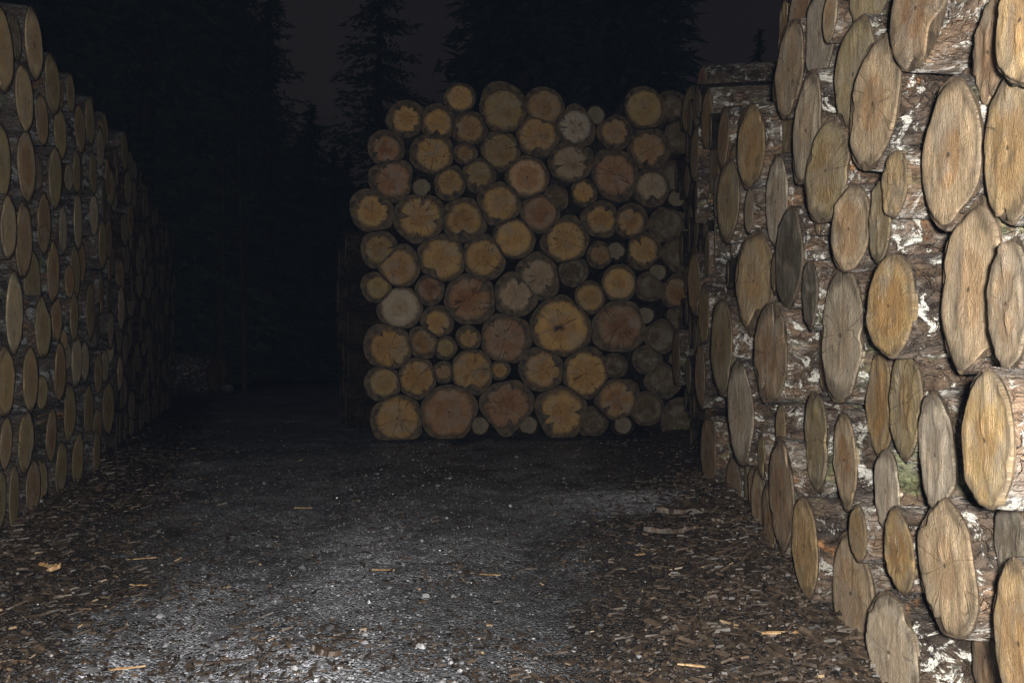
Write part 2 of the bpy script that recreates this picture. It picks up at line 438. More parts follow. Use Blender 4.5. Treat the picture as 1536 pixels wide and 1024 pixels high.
bl = add_manual(BACK, BACK_LIST, .38, (-.12, .2))
rl = add_manual(RIGHT, RIGHT_LIST, .36, (-.15, .20), 24.0)
ll = add_manual(LEFT, LEFT_LIST, .38, (-.09, .15), 180.0)
for l in bl: l['r'] *= 1.03

TOP_R = [(960, 175), (1000, 150), (1022, 140), (1045, 125), (1062, 160), (1160, 165), (1166, 60), (1180, -40), (1200, -900)]
TOP_L = [(-400, 60), (0, 22), (64, 24), (72, 95), (112, 112), (142, 152), (190, 202), (216, 262), (236, 312), (256, 340), (262, 350)]
TOP_B = [(540, 400), (556, 300), (560, 205), (590, 168), (680, 150), (730, 140), (840, 145), (900, 160), (940, 150), (1010, 140), (1100, 140)]
def ok_r(s, z, R, p):
    x, y, d = project(RIGHT.point(s, z + R, p))
    return y > interp(TOP_R, x)
def ok_l(s, z, R, p):
    x, y, d = project(LEFT.point(s, z + R, p))
    return y > interp(TOP_L, x) and x < 262
def ok_b(s, z, R, p):
    x, y, d = project(BACK.point(s, z + R, p))
    x2 = project(BACK.point(s - R, z, p))[0]
    return y > interp(TOP_B, x) and x2 > interp([(150, 585), (240, 560), (300, 540), (340, 545), (400, 556), (660, 560)], y)
bf = fill(BACK, bl, -1.7, 1.95, 3.7, (.17, .14, .115, .10), ok_b, (-.26, -.10), 'lddddb')
rf = fill(RIGHT, rl, 1.0, 8.6, 3.3, (.165, .15, .13, .11, .09, .075), ok_r, (-.12, .05), 'btllobtpg')
lf = fill(LEFT, ll, 3.2, 14.4, 3.3, (.165, .15, .13, .11, .09), ok_l, (-.07, .03), 'lldbgbd')
def grow(L, lim):
    # every log may swell to LIM times its radius until it meets its neighbours' flattened sides
    for a in L:
        sg = 1.0 if a['pile'].x.dot(a['pile'].t) > 0 else -1.0
        nb = [(-math.pi / 2, max(.5 * a['r'], a['z'] + .02))]
        for b in L:
            if b is a: continue
            ds, dz = b['s'] - a['s'], b['z'] - a['z']
            d = math.hypot(ds, dz)
            if d < 1e-4 or d > lim * (a['r'] + b['r']) + .02: continue
            nb.append((math.atan2(dz, ds * sg), max(.35 * a['r'], (d * d + a['r'] ** 2 - b['r'] ** 2) / (2 * d) - .004)))
        a['nb'] = nb; a['cap'] = lim
sf = fill(SIDE, [], 0.2, 4.0, 2.2, (.2, .16, .13), lambda s, z, R, p: True, (-.1, .1), 'lbd', 500)

grow(bl + bf, 1.36); grow(rl + rf, 1.07); grow(ll + lf, 1.09); grow(sf, 1.2)
# ------------------------------------------------------------------ log meshes
def outline(shp, seed, n, ratio=.965, rough=1.0, nb=(), cap=1.0, R=1.0):
    """bark outline and sawn outline as functions of angle, unit radius"""
    r = random.Random(seed)
    th = np.linspace(0, 2 * math.pi, n, endpoint=False)
    o = np.ones(n)
    amp = {'c': .014, 'n': .034}.get(shp, .036)
    for k in range(2, 7):
        o += amp * r.uniform(.3, 1) / (k - 1) ** .6 * np.cos(k * th + r.uniform(0, 6.3))
    if nb:
        o = o * (cap if shp != 'c' else 1 + (cap - 1) * .55) * (1 + .05 * np.cos(2 * th + r.uniform(0, 6.3)))
        for ph, t in nb:
            c = np.cos(th - ph)
            o = np.where(c > .05, np.minimum(o, t / R / np.maximum(c, .05)), o)
        for _ in range(2): o = .5 * o + .25 * (np.roll(o, 1) + np.roll(o, -1))
    f = np.minimum(o * ratio, 1.06 if rough > 1 else 9.0)
    def notch(a, w, d):
        dd = np.abs((th - a + math.pi) % (2 * math.pi) - math.pi)
        return d * np.clip(1 - (dd / w) ** 2, 0, 1)
    if shp == 's':
        for _ in range(r.randint(5, 9)): f -= notch(r.uniform(0, 6.3), r.uniform(.10, .30), r.uniform(.12, .36))
    elif shp == 'w':
        f -= notch(r.uniform(4.0, 5.6), r.uniform(.3, .55), r.uniform(.3, .45))
        for _ in range(2): f -= notch(r.uniform(0, 6.3), .22, r.uniform(.08, .18))
    elif shp == 'x':
        a = r.uniform(0, 6.3)
        f -= notch(a, .16, .5) + notch(a + math.pi + r.uniform(-.4, .4), .2, .42)
        for _ in range(2): f -= notch(r.uniform(0, 6.3), .25, .14)
    elif shp in 'kv':
        for _ in range(3): f -= notch(r.uniform(0, 6.3), .18, r.uniform(.05, .16))
    elif shp == 'n':
        for _ in range(2 if rough <= 1 else 6): f -= notch(r.uniform(0, 6.3), r.uniform(.12, .3), r.uniform(.02, .09) * rough)
    for k in (2, 3, 5, 9): f -= .012 * rough * r.uniform(0, 1) * (1 + np.cos(k * th + r.uniform(0, 6.3)))
    # saw-torn, slightly ragged rim
    f += np.array([r.uniform(-.01, .01) * rough for _ in range(n)])
    return th, o, np.clip(f, .25, o * .985)

def log_arrays(l, seed, n, rings, length, fine):
    r = random.Random(seed)
    R, k = l['r'], l['k']
    th, o, f = outline(l['shp'], seed, n, .965, l.get('rough', 1.0), l.get('nb', ()), l.get('cap', 1.0), R)
    fm = float(f.mean())
    # ---- body
    zs = np.concatenate([[0.0], np.linspace(.012, 1, rings) ** 1.6 * length])
    V = []
    ph = r.uniform(0, 100)
    kn = [(r.uniform(.1, .9) * min(length, 1.2), r.uniform(0, 6.3), r.uniform(.008, .022)) for _ in range(4)]
    ct, st = np.cos(th), np.sin(th)
    for i, zz in enumerate(zs):
        rad = R * o * (1 + .05 * (zz / max(length, .1)))
        if fine:
            d = np.array([mnoise.noise((c * R * 9 + ph, s_ * R * 9, zz * 5)) * .020 + mnoise.noise((c * R * 34, s_ * R * 34 + ph, zz * 15)) * .009 for c, s_ in zip(ct, st)])
            rad = rad + d * (1 if zz > 0 else .5)
            for (kz, ka, kh) in kn:
                da = np.abs((th - ka + math.pi) % (2 * math.pi) - math.pi) * R
                rad = rad + kh * np.exp(-(da ** 2 + (zz - kz) ** 2) / .0016)
        x, y = rad * ct, rad * st
        V.append(np.stack([x, y, k * x * (1 - zz / length) - zz], 1))
    V = np.concatenate(V)
    nb = len(zs)
    i0 = np.arange(n); i1 = (i0 + 1) % n
    Q = np.concatenate([np.stack([i * n + i0, (i + 1) * n + i0, (i + 1) * n + i1, i * n + i1], 1) for i in range(nb - 1)])
    # caps: ring to shrunk rings to centre (quads, last ring tiny)
    base = len(V)
    caps = []
    for (ring, zoff) in ((0, 0), (nb - 1, 0)):
        src = V[ring * n:(ring + 1) * n]
        ce = src.mean(0)
        inner = ce + (src - ce) * .02
        caps.append((ring, len(V), zoff)); V = np.concatenate([V, inner])
    Q = np.concatenate([Q] + [np.stack([a * n + i1, b + i1, b + i0, a * n + i0][::(1 if j else -1)], 1) for j, (a, b, _) in enumerate(caps)])
    # ---- sawn face: polar grid
    m = 14 if fine else 8
    fr = np.linspace(.02, 1, m) ** .85
    step_a = r.uniform(0, 6.3); step = 0
    stepd = r.uniform(-.4, .4)
    c0 = (.35 if fine else .8) * {'k': 1.0, 'x': .95, 'v': .8, 's': .6, 'w': .6, 'n': r.uniform(.1, .5), 'c': r.uniform(0, .3)}[l['shp']]
    FV, UV, CR = [], [], []
    hx, hy = r.uniform(-.12, .12), r.uniform(-.12, .12)
    for q in fr:
        rad = f * q
        x, y = rad * ct, rad * st
        c = np.zeros(n)
        if l['shp'] == 'v':
            hh = np.hypot((x - hx) * 1.0, (y - hy) * 1.5) + .05 * np.sin(3 * th + 1)
            c = np.maximum(c, np.clip((.20 - hh) / .05, 0, 1))
        z = .004 - c * .012
        if fine:
            z = z + np.array([mnoise.noise((a_ * 2.2 + ph, b_ * 2.2, 3.0)) * .006 + mnoise.noise((a_ * 7 + ph, b_ * 2.0, 6.0)) * .003 for a_, b_ in zip(x, y)])
        if step:
            z = z + np.where(x * math.cos(step_a) + y * math.sin(step_a) > stepd, step, 0.0)
        z = np.maximum(z, .0035) if not l['shp'] == 'v' else np.maximum(z, .003)
        FV.append(np.stack([x * R, y * R, k * x * R + z], 1)); UV.append(np.stack([q * ct, q * st, 0 * x], 1) if False else np.stack([x, y, 0 * x], 1) / fm); CR.append(c)
    FV = np.concatenate(FV); UV = np.concatenate(UV); CR = np.concatenate(CR)
    FQ = np.concatenate([np.stack([i * n + i0, (i + 1) * n + i0, (i + 1) * n + i1, i * n + i1], 1) for i in range(m - 1)])
    # skirt down into the bark so that the slab has thickness
    b = len(FV)
    sk = FV[(m - 1) * n:].copy(); sk[:, 2] -= .012
    FV = np.concatenate([FV, sk]); UV = np.concatenate([UV, UV[-n:]]); CR = np.concatenate([CR, CR[-n:]])
    FQ = np.concatenate([FQ, np.stack([(m - 1) * n + i0, b + i0, b + i1, (m - 1) * n + i1], 1)])
    # close the tiny centre with a fan as quads (degenerate-free: collapse ring 0)
    FV = np.concatenate([FV, [[0, 0, FV[:n, 2].mean()]]]); UV = np.concatenate([UV, [[0, 0, 0]]]); CR = np.concatenate([CR, [0]])
    cidx = len(FV) - 1
    tri = [(cidx, i, (i + 2) % n, (i + 1) % n) for i in range(0, n, 2)]
    tri = np.array([(a, b_, d_, c_) for a, b_, c_, d_ in tri])
    FQ = np.concatenate([FQ, tri])
    return V, Q, FV, FQ, UV, CR, c0

def face_mesh(name, FV, FQ, UV, CR, c0=.4):
    me = np_mesh(name, FV, FQ)
    a = me.attributes.new('face_uv', 'FLOAT_VECTOR', 'POINT'); a.data.foreach_set('vector', np.asarray(UV, np.float32).ravel())
    a = me.attributes.new('hole', 'FLOAT', 'POINT'); a.data.foreach_set('value', np.asarray(CR, np.float32))
    a = me.attributes.new('crack', 'FLOAT', 'POINT'); a.data.foreach_set('value', np.full(len(FV), c0, np.float32) if np.isscalar(c0) else np.asarray(c0, np.float32))
    return me

def px_size(l):
    c = l['pile'].point(l['s'], l['z'], l['p'])
    x, y, d = project(c)
    if d < .3: return 0, 0, 0, x, y
    h = 2 * l['r'] * F / d
    w = abs(project(c + l['pile'].x * l['r'])[0] - project(c - l['pile'].x * l['r'])[0])
    vis = 1.0
    if x + w / 2 < 0 or x - w / 2 > 1536 or y - h / 2 > 1024 or y + h / 2 < 0: vis = 0
    return w * h * vis, w, h, x, y

for i_, l in enumerate(bl + bf):
    l['rough'] = 1.9
    if l['shp'] == 'n' and l['main'] and i_ % 2: l['shp'] = 's'
everything = bl + rl + ll + bf + rf + lf + sf
for l in everything:
    l['area'], l['wpx'], l['hpx'], l['ix'], l['iy'] = px_size(l)
    if l['main']: l['area'] *= 4
    elif l['pile'] is BACK: l['area'] *= .5
    if l['pile'] is SIDE: l['area'] = 0
everything.sort(key=lambda l: -l['area'])
indiv = [l for l in everything[:290] if l['area'] > 0]
ids = set(map(id, indiv))
rest = [l for l in everything if id(l) not in ids]

# ------------------------------------------------------------------ labels
ONES = ['zeroth', 'first', 'second', 'third', 'fourth', 'fifth', 'sixth', 'seventh', 'eighth', 'ninth', 'tenth', 'eleventh', 'twelfth', 'thirteenth',
        'fourteenth', 'fifteenth', 'sixteenth', 'seventeenth', 'eighteenth', 'nineteenth', 'twentieth']
def ordw(i):
    if i <= 20: return ONES[i]
    return {2: 'twenty-', 3: 'thirty-'}[i // 10] + ONES[i % 10] if i % 10 else {3: 'thirtieth', 4: 'fortieth'}[i // 10]
for pile, band in ((BACK, .42), (RIGHT, .34), (LEFT, .36)):
    L = [l for l in indiv if l['pile'] is pile]
    rows = {}
    for l in L:
        rows.setdefault(int(l['z'] / band), []).append(l)
    for b, R in rows.items():
        R.sort(key=lambda l: l['ix'] if pile is BACK else l['s'])
        for i, l in enumerate(R):
            c = PAL[l['col']][1]; sh = SHAPE[l['shp']]
            if not l['main'] and l['p'] < -.05: c = 'recessed ' + c
            elif l['r'] < .115: c = 'thin ' + c
            elif l['r'] > .235: c = 'thick ' + c
            row = 'bottom layer' if b == 0 else ordw(b + 1) + ' layer up'
            if pile is BACK:
                l['label'] = ' '.join(('%s %s log, %s from left in %s of cross stack' % (c, sh, ordw(i + 1), row)).split())
            elif pile is RIGHT:
                l['label'] = ' '.join(('%s %s log, %s from near end in %s of right-hand pile' % (c, sh, ordw(i + 1), row)).split())
            else:
                l['label'] = ' '.join(('%s %s log, %s from near end in %s of left-hand pile' % (c, sh, ordw(i + 1), row)).split())
            if len(l['label'].split()) > 16: l['label'] = l['label'].replace(' layer up', ' layer')

# ------------------------------------------------------------------ build logs
def pile_matrix(l):
    pl = l['pile']; X, Y, Z = pl.x, Vector((0, 0, 1)), pl.n
    roll = l.get('roll', 0)
    Mx = Matrix(((X.x, Y.x, Z.x), (X.y, Y.y, Z.y), (X.z, Y.z, Z.z))).to_4x4()
    Mx.translation = pl.point(l['s'], l['z'], l['p'])
    return Mx

GROUPS = {id(BACK): 'logs of the cross stack', id(RIGHT): 'logs of the right-hand pile', id(LEFT): 'logs of the left-hand pile'}
for idx, l in enumerate(indiv):
    big = l['hpx'] > 85 and l['pile'] is RIGHT
    n, rings = (64, 34) if big else (48, 10)
    length = 2.6 if l['pile'] is not BACK else 3.0
    V, Q, FV, FQ, UV, CR, c0 = log_arrays(l, 1000 + idx * 7, n, rings, length, big)
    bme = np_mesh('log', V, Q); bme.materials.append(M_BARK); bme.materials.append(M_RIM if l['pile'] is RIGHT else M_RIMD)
    mi = np.zeros(len(Q), np.int32); mi[-2 * n:] = 1; bme.polygons.foreach_set('material_index', mi); bme.polygons.foreach_set('use_smooth', mi == 0)
    o = link('log', bme, None)
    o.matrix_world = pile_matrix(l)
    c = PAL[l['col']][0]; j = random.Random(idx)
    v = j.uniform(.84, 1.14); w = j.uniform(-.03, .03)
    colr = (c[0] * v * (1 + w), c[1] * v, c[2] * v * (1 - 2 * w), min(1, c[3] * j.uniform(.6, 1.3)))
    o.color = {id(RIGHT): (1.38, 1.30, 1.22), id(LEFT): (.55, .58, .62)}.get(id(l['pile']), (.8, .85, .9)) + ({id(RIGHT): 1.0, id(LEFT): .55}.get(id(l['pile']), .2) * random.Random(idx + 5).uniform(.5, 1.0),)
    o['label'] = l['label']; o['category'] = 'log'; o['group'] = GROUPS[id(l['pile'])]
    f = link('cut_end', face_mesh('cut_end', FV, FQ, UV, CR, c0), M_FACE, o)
    if l['pile'] is BACK and l['col'] not in 'gpw': colr = (colr[0] * 1.14, colr[1] * 1.02, colr[2] * .74, colr[3])
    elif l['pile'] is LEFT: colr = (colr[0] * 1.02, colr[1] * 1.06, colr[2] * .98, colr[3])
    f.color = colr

# the remaining logs, deep in the dark ends of the piles, as one mass
VV, QQ, MI, AU, AC, nv = [], [], [], [], [], 0
for idx, l in enumerate(rest):
    V, Q, FV, FQ, UV, CR, c0 = log_arrays(l, 90000 + idx * 5, 20, 3, 2.4, False)
    Mx = np.array(pile_matrix(l))
    for A, B, mi, uv, cr in ((V, Q, 0, np.zeros_like(V), np.zeros(len(V))), (FV, FQ, 1, UV, CR)):
        VV.append(A @ Mx[:3, :3].T + Mx[:3, 3]); QQ.append(B + nv); MI.append(np.full(len(B), mi)); AU.append(uv); AC.append(cr); nv += len(A)
me = face_mesh('log_pile_remainder', np.concatenate(VV), np.concatenate(QQ), np.concatenate(AU), np.concatenate(AC))
me.materials.append(M_BARK); me.materials.append(M_FACE)
me.polygons.foreach_set('material_index', np.concatenate(MI).astype(np.int32))
ro = link('stacked_logs', me, None)
ro['kind'] = 'stuff'; ro['label'] = 'dark mass of thin log ends in the far and recessed parts of the piles'; ro['category'] = 'logs'
ro.color = (.25, .21, .135, .2)

# ------------------------------------------------------------------ ground
def sm(a, b, x): 
    t = np.clip((x - a) / (b - a), 0, 1); return t * t * (3 - 2 * t)
# rows from near to far with growing spacing, as one sheet
ys = [-3.0, -1.0, .3]
y = .9
while y < 34:
    ys.append(y); y += .012 * max(1, (y / 2.0)) ** 1.35
ys += [45, 80, 140, 240]
xs_u = np.concatenate([[-240, -120, -40, -18, -10], np.linspace(-6.5, 3.2, 420), [6, 14, 40, 120, 240]])
ys = np.array(ys)
X, Y = np.meshgrid(xs_u, ys)
def hfield(x, y):
    v = mnoise.noise((x * .7, y * .7, 0)) * .035 + mnoise.noise((x * 3.1, y * 3.1, 5)) * .016
    for cx in (-.62, .55):
        v -= .045 * math.exp(-((x - cx + .12 * y + .1 * math.sin(y * .8)) / .17) ** 2) * (1 + .4 * mnoise.noise((x * 3, y * 2, 4)))
    v += mnoise.noise((x * 11, y * 11, 9)) * .014 + abs(mnoise.noise((x * 27, y * 40, 2))) * .016
    return v
Z = np.zeros_like(X)
ny, nx = X.shape
near = (np.abs(X) < 7) & (Y < 40) & (Y > .5)
idxs = np.argwhere(near)
for i, j in idxs:
    Z[i, j] = hfield(X[i, j], Y[i, j])
# shallow banks of litter along the foot of both side piles
dR = (.685 + KR * Y) - X
dL = X - (-1.159 + KL * Y)
Z += np.where(near, .09 * np.exp(-(dR / .35) ** 2) + .06 * np.exp(-(dL / .5) ** 2), 0) - .045
Vg = np.stack([X.ravel(), Y.ravel(), Z.ravel()], 1)
ii, jj = np.meshgrid(np.arange(ny - 1), np.arange(nx - 1), indexing='ij')
a = (ii * nx + jj).ravel()
Qg = np.stack([a, a + 1, a + nx + 1, a + nx], 1)
me = np_mesh('ground', Vg, Qg)
# where the bark litter lies (gravel shows in a track down the middle-left)
lit = .24 + .75 * np.exp(-(np.maximum(dR, 0) / .62) ** 2) + .7 * np.exp(-(np.maximum(dL, 0) / .75) ** 2)
lit += .25 * sm(4.2, 6.5, Y) * sm(-2.0, -.5, X)
lit += .40 * sm(-.2, .5, X) * sm(6, 2.0, Y) + .4 * sm(-1.25, -1.7, X) * sm(4, 2.2, Y)
lit -= .7 * np.exp(-(((X - .75) / .45) ** 2 + ((Y - 4.9) / .35) ** 2))
lit = np.where((dR < 0) | (dL < 0), .95, lit)
at = me.attributes.new('litter', 'FLOAT', 'POINT'); at.data.foreach_set('value', np.clip(lit, 0, 1).ravel().astype(np.float32))
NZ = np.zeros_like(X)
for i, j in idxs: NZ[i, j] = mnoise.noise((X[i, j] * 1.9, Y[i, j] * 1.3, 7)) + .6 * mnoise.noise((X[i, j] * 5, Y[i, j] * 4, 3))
pale = (1.7 * np.exp(-((X + .88) / .40) ** 2) * sm(3.7, 2.3, Y) + .5 * np.exp(-((X + .55) / .7) ** 2 - ((Y - 3.9) / .7) ** 2)) * np.clip(.75 + 1.1 * NZ, 0, 1.3)  # paler gravel, plus wet sheen and reflection painted into its colour
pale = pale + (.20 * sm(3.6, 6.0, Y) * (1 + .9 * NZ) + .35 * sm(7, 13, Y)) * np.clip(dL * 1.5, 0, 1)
pale = pale + 1.0 * np.exp(-(((X - .75) / .45) ** 2 + ((Y - 4.9) / .35) ** 2))  # wet reflection by the right-hand pile, painted in as a pale patch
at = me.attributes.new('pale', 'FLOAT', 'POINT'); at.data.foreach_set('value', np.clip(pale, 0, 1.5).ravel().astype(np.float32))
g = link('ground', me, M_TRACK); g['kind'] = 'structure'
def gz(x, y):
    z = hfield(x, y) - .045
    d1 = (.685 + KR * y) - x; d2 = x - (-1.159 + KL * y)
    return z + .09 * math.exp(-(d1 / .35) ** 2) + .06 * math.exp(-(d2 / .5) ** 2)
def litter_at(x, y):
    d1 = max(0, (.685 + KR * y) - x); d2 = max(0, x - (-1.159 + KL * y))
    return .14 + .75 * math.exp(-(d1 / .75) ** 2) + .7 * math.exp(-(d2 / .85) ** 2) + (.33 if x > .2 and y < 4 else 0)

# ------------------------------------------------------------------ pebbles and litter (uncountable)
OCT = np.array([(1, 0, 0), (-1, 0, 0), (0, 1, 0), (0, -1, 0), (0, 0, 1), (0, 0, -1), (.6, .6, .45), (-.6, .6, .45), (-.6, -.6, .45), (.6, -.6, .45)], float)
OF = np.array([(0, 6, 4), (6, 2, 4), (2, 7, 4), (7, 1, 4), (1, 8, 4), (8, 3, 4), (3, 9, 4), (9, 0, 4), (0, 2, 6), (2, 1, 7), (1, 3, 8), (3, 0, 9), (2, 0, 5), (1, 2, 5), (3, 1, 5), (0, 3, 5)])
BOXV = np.array([(-1, -1, -1), (1, -.8, -1), (.7, 1, -1), (-.8, .9, -1), (-.9, -.95, 1), (.9, -.9, 1), (.6, .9, .8), (-.7, .8, 1)], float)
BF = np.array([(0, 3, 2), (0, 2, 1), (4, 5, 6), (4, 6, 7), (0, 1, 5), (0, 5, 4), (1, 2, 6), (1, 6, 5), (2, 3, 7), (2, 7, 6), (3, 0, 4), (3, 4, 7)])

def scatter(name, proto, faces, items, mat, smooth):
    VV, FF, TT = [], [], []
    n = 0
    for (x, y, z, sx, sy, sz, yaw, tilt, tint) in items:
        v = proto * rng.uniform(.78, 1.18, proto.shape) * (sx, sy, sz)
        Mx = np.array((Matrix.Rotation(yaw, 3, 'Z') @ Matrix.Rotation(tilt, 3, 'X') @ Matrix.Rotation(tilt * .6, 3, 'Y')))
        VV.append(v @ Mx.T + (x, y, z)); FF.append(faces + n); TT.append(np.tile(tint, (len(v), 1))); n += len(v)
    me = np_mesh(name, np.concatenate(VV), np.concatenate(FF), smooth)
    at = me.attributes.new('tint', 'FLOAT_COLOR', 'POINT')
    T = np.concatenate(TT); T = np.concatenate([T, np.ones((len(T), 1))], 1)
    at.data.foreach_set('color', T.astype(np.float32).ravel())
    return link(name, me, mat)

def rand_spot(ymax, pw=2.2):
    while True:
        y = 1.9 + (ymax - 1.9) * random.random() ** pw
        x = random.uniform(-.68, .70) * y
        if -1.25 + KL * y < x < .72 + KR * y: return x, y

items = []
while len(items) < 17000:
    x, y = rand_spot(8.5, 2.0)
    if random.random() < min(.93, litter_at(x, y) * (1 - .6 * math.exp(-((x + .85) / .45) ** 2)) + .25 * mnoise.noise((x * 1.7, y * 1.7, 3))) : continue
    r = random.uniform(.0016, .0052) * (1 if random.random() > .05 else random.uniform(1.6, 3.2)) * max(1, y / 3.5) ** .4
    g_ = random.uniform(.035, .13) if random.random() > .06 + .30 * math.exp(-((x + .7) / .5) ** 2) else random.uniform(.2, .45)
    items.append((x, y, gz(x, y) + r * .3, r * random.uniform(.8, 1.5), r, r * random.uniform(.5, .9), random.uniform(0, 6.3), random.uniform(-.5, .5), (g_, g_ * 1.0, g_ * 1.04)))
go = scatter('gravel', OCT, OF, items, M_PEB, False)
go['kind'] = 'stuff'; go['label'] = 'wet grey gravel strewn over the track between the piles'; go['category'] = 'gravel'

items = []
while len(items) < 14000:
    x, y = rand_spot(11.0, 1.9)
    if random.random() > litter_at(x, y) + .55 * mnoise.noise((x * 1.9, y * 1.9, 8)) + .3 * mnoise.noise((x * 6, y * 6, 1)): continue
    u = random.random()
    sl = random.uniform(.005, .02) * random.choice((.7, 1, 1, 1.7)); sw = random.uniform(.0012, .006)
    if u < .84: t = random.uniform(.015, .06); tint = (t * 1.15, t * .85, t * .62)
    elif u < .987: t = random.uniform(.04, .10); tint = (t * 1.2, t * .82, t * .52)
    else:
        t = random.uniform(.25, .5); tint = (t, t * .72, t * .42); sw *= .6
    items.append((x, y, gz(x, y) + .004, sl, sw, random.uniform(.001, .0035), random.uniform(0, 6.3), random.uniform(-.6, .6), tint))
for _ in range(2600):                   # larger matted pieces heaped along the feet of the piles
    if random.random() < .6: y = random.uniform(2.0, 5.6); x = .68 + KR * y - abs(random.gauss(0, .30))
    else: y = random.uniform(2.4, 7.5); x = -1.1 + KL * y + abs(random.gauss(0, .38))
    t = random.choice((random.uniform(.012, .05), random.uniform(.025, .07))); sl = random.uniform(.006, .032)
    items.append((x, y, gz(x, y) + random.uniform(.004, .03), sl, sl * random.uniform(.10, .42), random.uniform(.002, .005), random.uniform(0, 6.3), random.uniform(-.7, .7), (t * 1.25, t * .9, t * .62)))
lo = scatter('bark_litter', BOXV, BF, items, M_LITTER, False)
lo['kind'] = 'stuff'; lo['label'] = 'brown bark crumbs and splinters littering the wet ground'; lo['category'] = 'litter'

# ------------------------------------------------------------------ countable chips and slabs on the ground
def chip(name, px, py, lpx, wpx, yaw, mat, label, cat, thick=.004, curl=0.0, group='wood chips on the track'):
    P = ground_at(px, py)
    d = P.y
    L = lpx / F * d; W = max(.008, wpx / F * d * 1.1)
    r = random.Random(int(px * 7 + py))
    n = 14
    V = []
    for i in range(n + 1):
        t = i / n
        w = W * (.35 + .65 * math.sin(math.pi * min(1, max(.0, t * .9 + .08)))) * r.uniform(.75, 1.1)
        zc = curl * (t - .5) ** 2 * 4
        x = (t - .5) * L
        oy = r.uniform(-.12, .12) * W
        th = thick * r.uniform(.7, 1.1)
        V += [(x, oy - w / 2, zc), (x, oy + w / 2, zc + r.uniform(-.2, .3) * thick), (x, oy + w * .42, zc + th), (x, oy - w * .38, zc + th * .8)]
    Fc = []
    for i in range(n):
        a, b = i * 4, (i + 1) * 4
        for k in range(4): Fc.append((a + k, a + (k + 1) % 4, b + (k + 1) % 4, b + k))
    Fc += [(3, 2, 1, 0), (n * 4, n * 4 + 1, n * 4 + 2, n * 4 + 3)]
    me = np_mesh(name, V, Fc, False)
    o = link(name, me, mat)
    o.location = (P.x, P.y, gz(P.x, P.y) + .006)
    o.rotation_euler = (r.uniform(-.25, .25), r.uniform(-.05, .05), yaw + r.uniform(-.25, .25))
    o['label'] = label; o['category'] = cat; o['group'] = group
    return o
CH = M_CHIP; CD = M_CHIPD
chip('wood_splinter', 1188, 970, 92, 6, .03, CH, 'long pale wood splinter lying straight near foot of right-hand pile', 'splinter')
chip('wood_splinter', 1050, 993, 66, 4, -.02, CH, 'thin brownish splinter left of the long pale splinter', 'splinter')
chip('wood_splinter', 878, 1000, 62, 5, .12, CH, 'thin tan splinter at bottom middle of the track', 'splinter')
chip('wood_chip', 728, 845, 46, 9, -.05, CH, 'orange-tan wood chip alone in middle of gravel track', 'wood chip')
chip('bark_flake', 488, 975, 52, 15, -.35, CD, 'dark curved bark flake lying in the brightest gravel', 'bark flake', .02, .01)
chip('wood_chip', 75, 857, 30, 13, .25, CH, 'broad golden wood chip by foot of left-hand pile', 'wood chip', .02, .01)
chip('wood_splinter', 213, 826, 40, 5, .1, CH, 'short golden splinter upper of two near left-hand pile', 'splinter')
chip('wood_splinter', 212, 860, 38, 4, -.08, CH, 'short golden splinter lower of two near left-hand pile', 'splinter')
chip('bark_flake', 515, 947, 70, 10, .06, CD, 'brown flat bark strip above the dark curved flake', 'bark flake')
chip('wood_chip', 960, 824, 16, 6, .5, CH, 'tiny whitish chip before the bark slabs', 'wood chip')
chip('bark_flake', 350, 970, 76, 9, .1, CD, 'long dark bark strip left of the bright gravel', 'bark flake')
chip('wood_splinter', 175, 970, 80, 4, .18, CH, 'slanting thin splinter in the dark lower left litter', 'splinter')
chip('bark_flake', 570, 780, 44, 7, 0, CD, 'small dark flake with orange edge on left part of track', 'bark flake')
chip('wood_chip', 455, 750, 26, 3, .1, CH, 'small pale chip far along the gravel track', 'wood chip')
chip('wood_chip', 575, 842, 34, 5, .15, CH, 'thin orange chip left of the lone orange-tan chip', 'wood chip')
chip('bark_slab', 1045, 772, 120, 20, .05, CD, 'long torn bark slab lying along foot of right-hand pile', 'bark slab', .035, .02, 'bark slabs by the right-hand pile')
chip('bark_slab', 1010, 800, 90, 14, -.1, CD, 'shorter dark bark slab before the long torn slab', 'bark slab', .03, .015, 'bark slabs by the right-hand pile')
chip('bark_slab', 1095, 798, 60, 12, .12, CD, 'narrow bark slab at right end of the torn slabs', 'bark slab', .02, .015, 'bark slabs by the right-hand pile')

# far end of the track: a loose trunk lying beyond the left pile, and a stone
l = dict(r=.50, k=.25, shp='n')
V, Q, FV, FQ, UV, CR, c0 = log_arrays(l, 555, 48, 24, 3.2, True)
o = link('fallen_log', np_mesh('fallen_log', V, Q), M_BARK)
P = ground_at(318, 580)
P = CAM + (P - CAM) * .86
o.rotation_euler = (math.radians(90), math.radians(-6), math.radians(96))
o.location = (P.x + .02, P.y + .3, .44)
o['label'] = 'thick rounded log lying loose past far end of left-hand pile'; o['category'] = 'log'
f = link('cut_end', face_mesh('cut_end', FV, FQ, UV, CR, c0), M_FACE, o); f.color = (.16, .12, .08, .5)
V = []
import bmesh
bm = bmesh.new(); bmesh.ops.create_icosphere(bm, subdivisions=3, radius=.16)
for v in bm.verts:
    v.co *= 1 + .25 * mnoise.noise(v.co * 9); v.co.z *= .7
me = bpy.data.meshes.new('stone'); bm.to_mesh(me); bm.free()
for p_ in me.polygons: p_.use_smooth = True
st = link('stone', me, M_STONE); P = ground_at(342, 582); st.location = (P.x * .9, P.y * .9, .08)
st['label'] = 'small stone lying right of the loose log at far end'; st['category'] = 'stone'

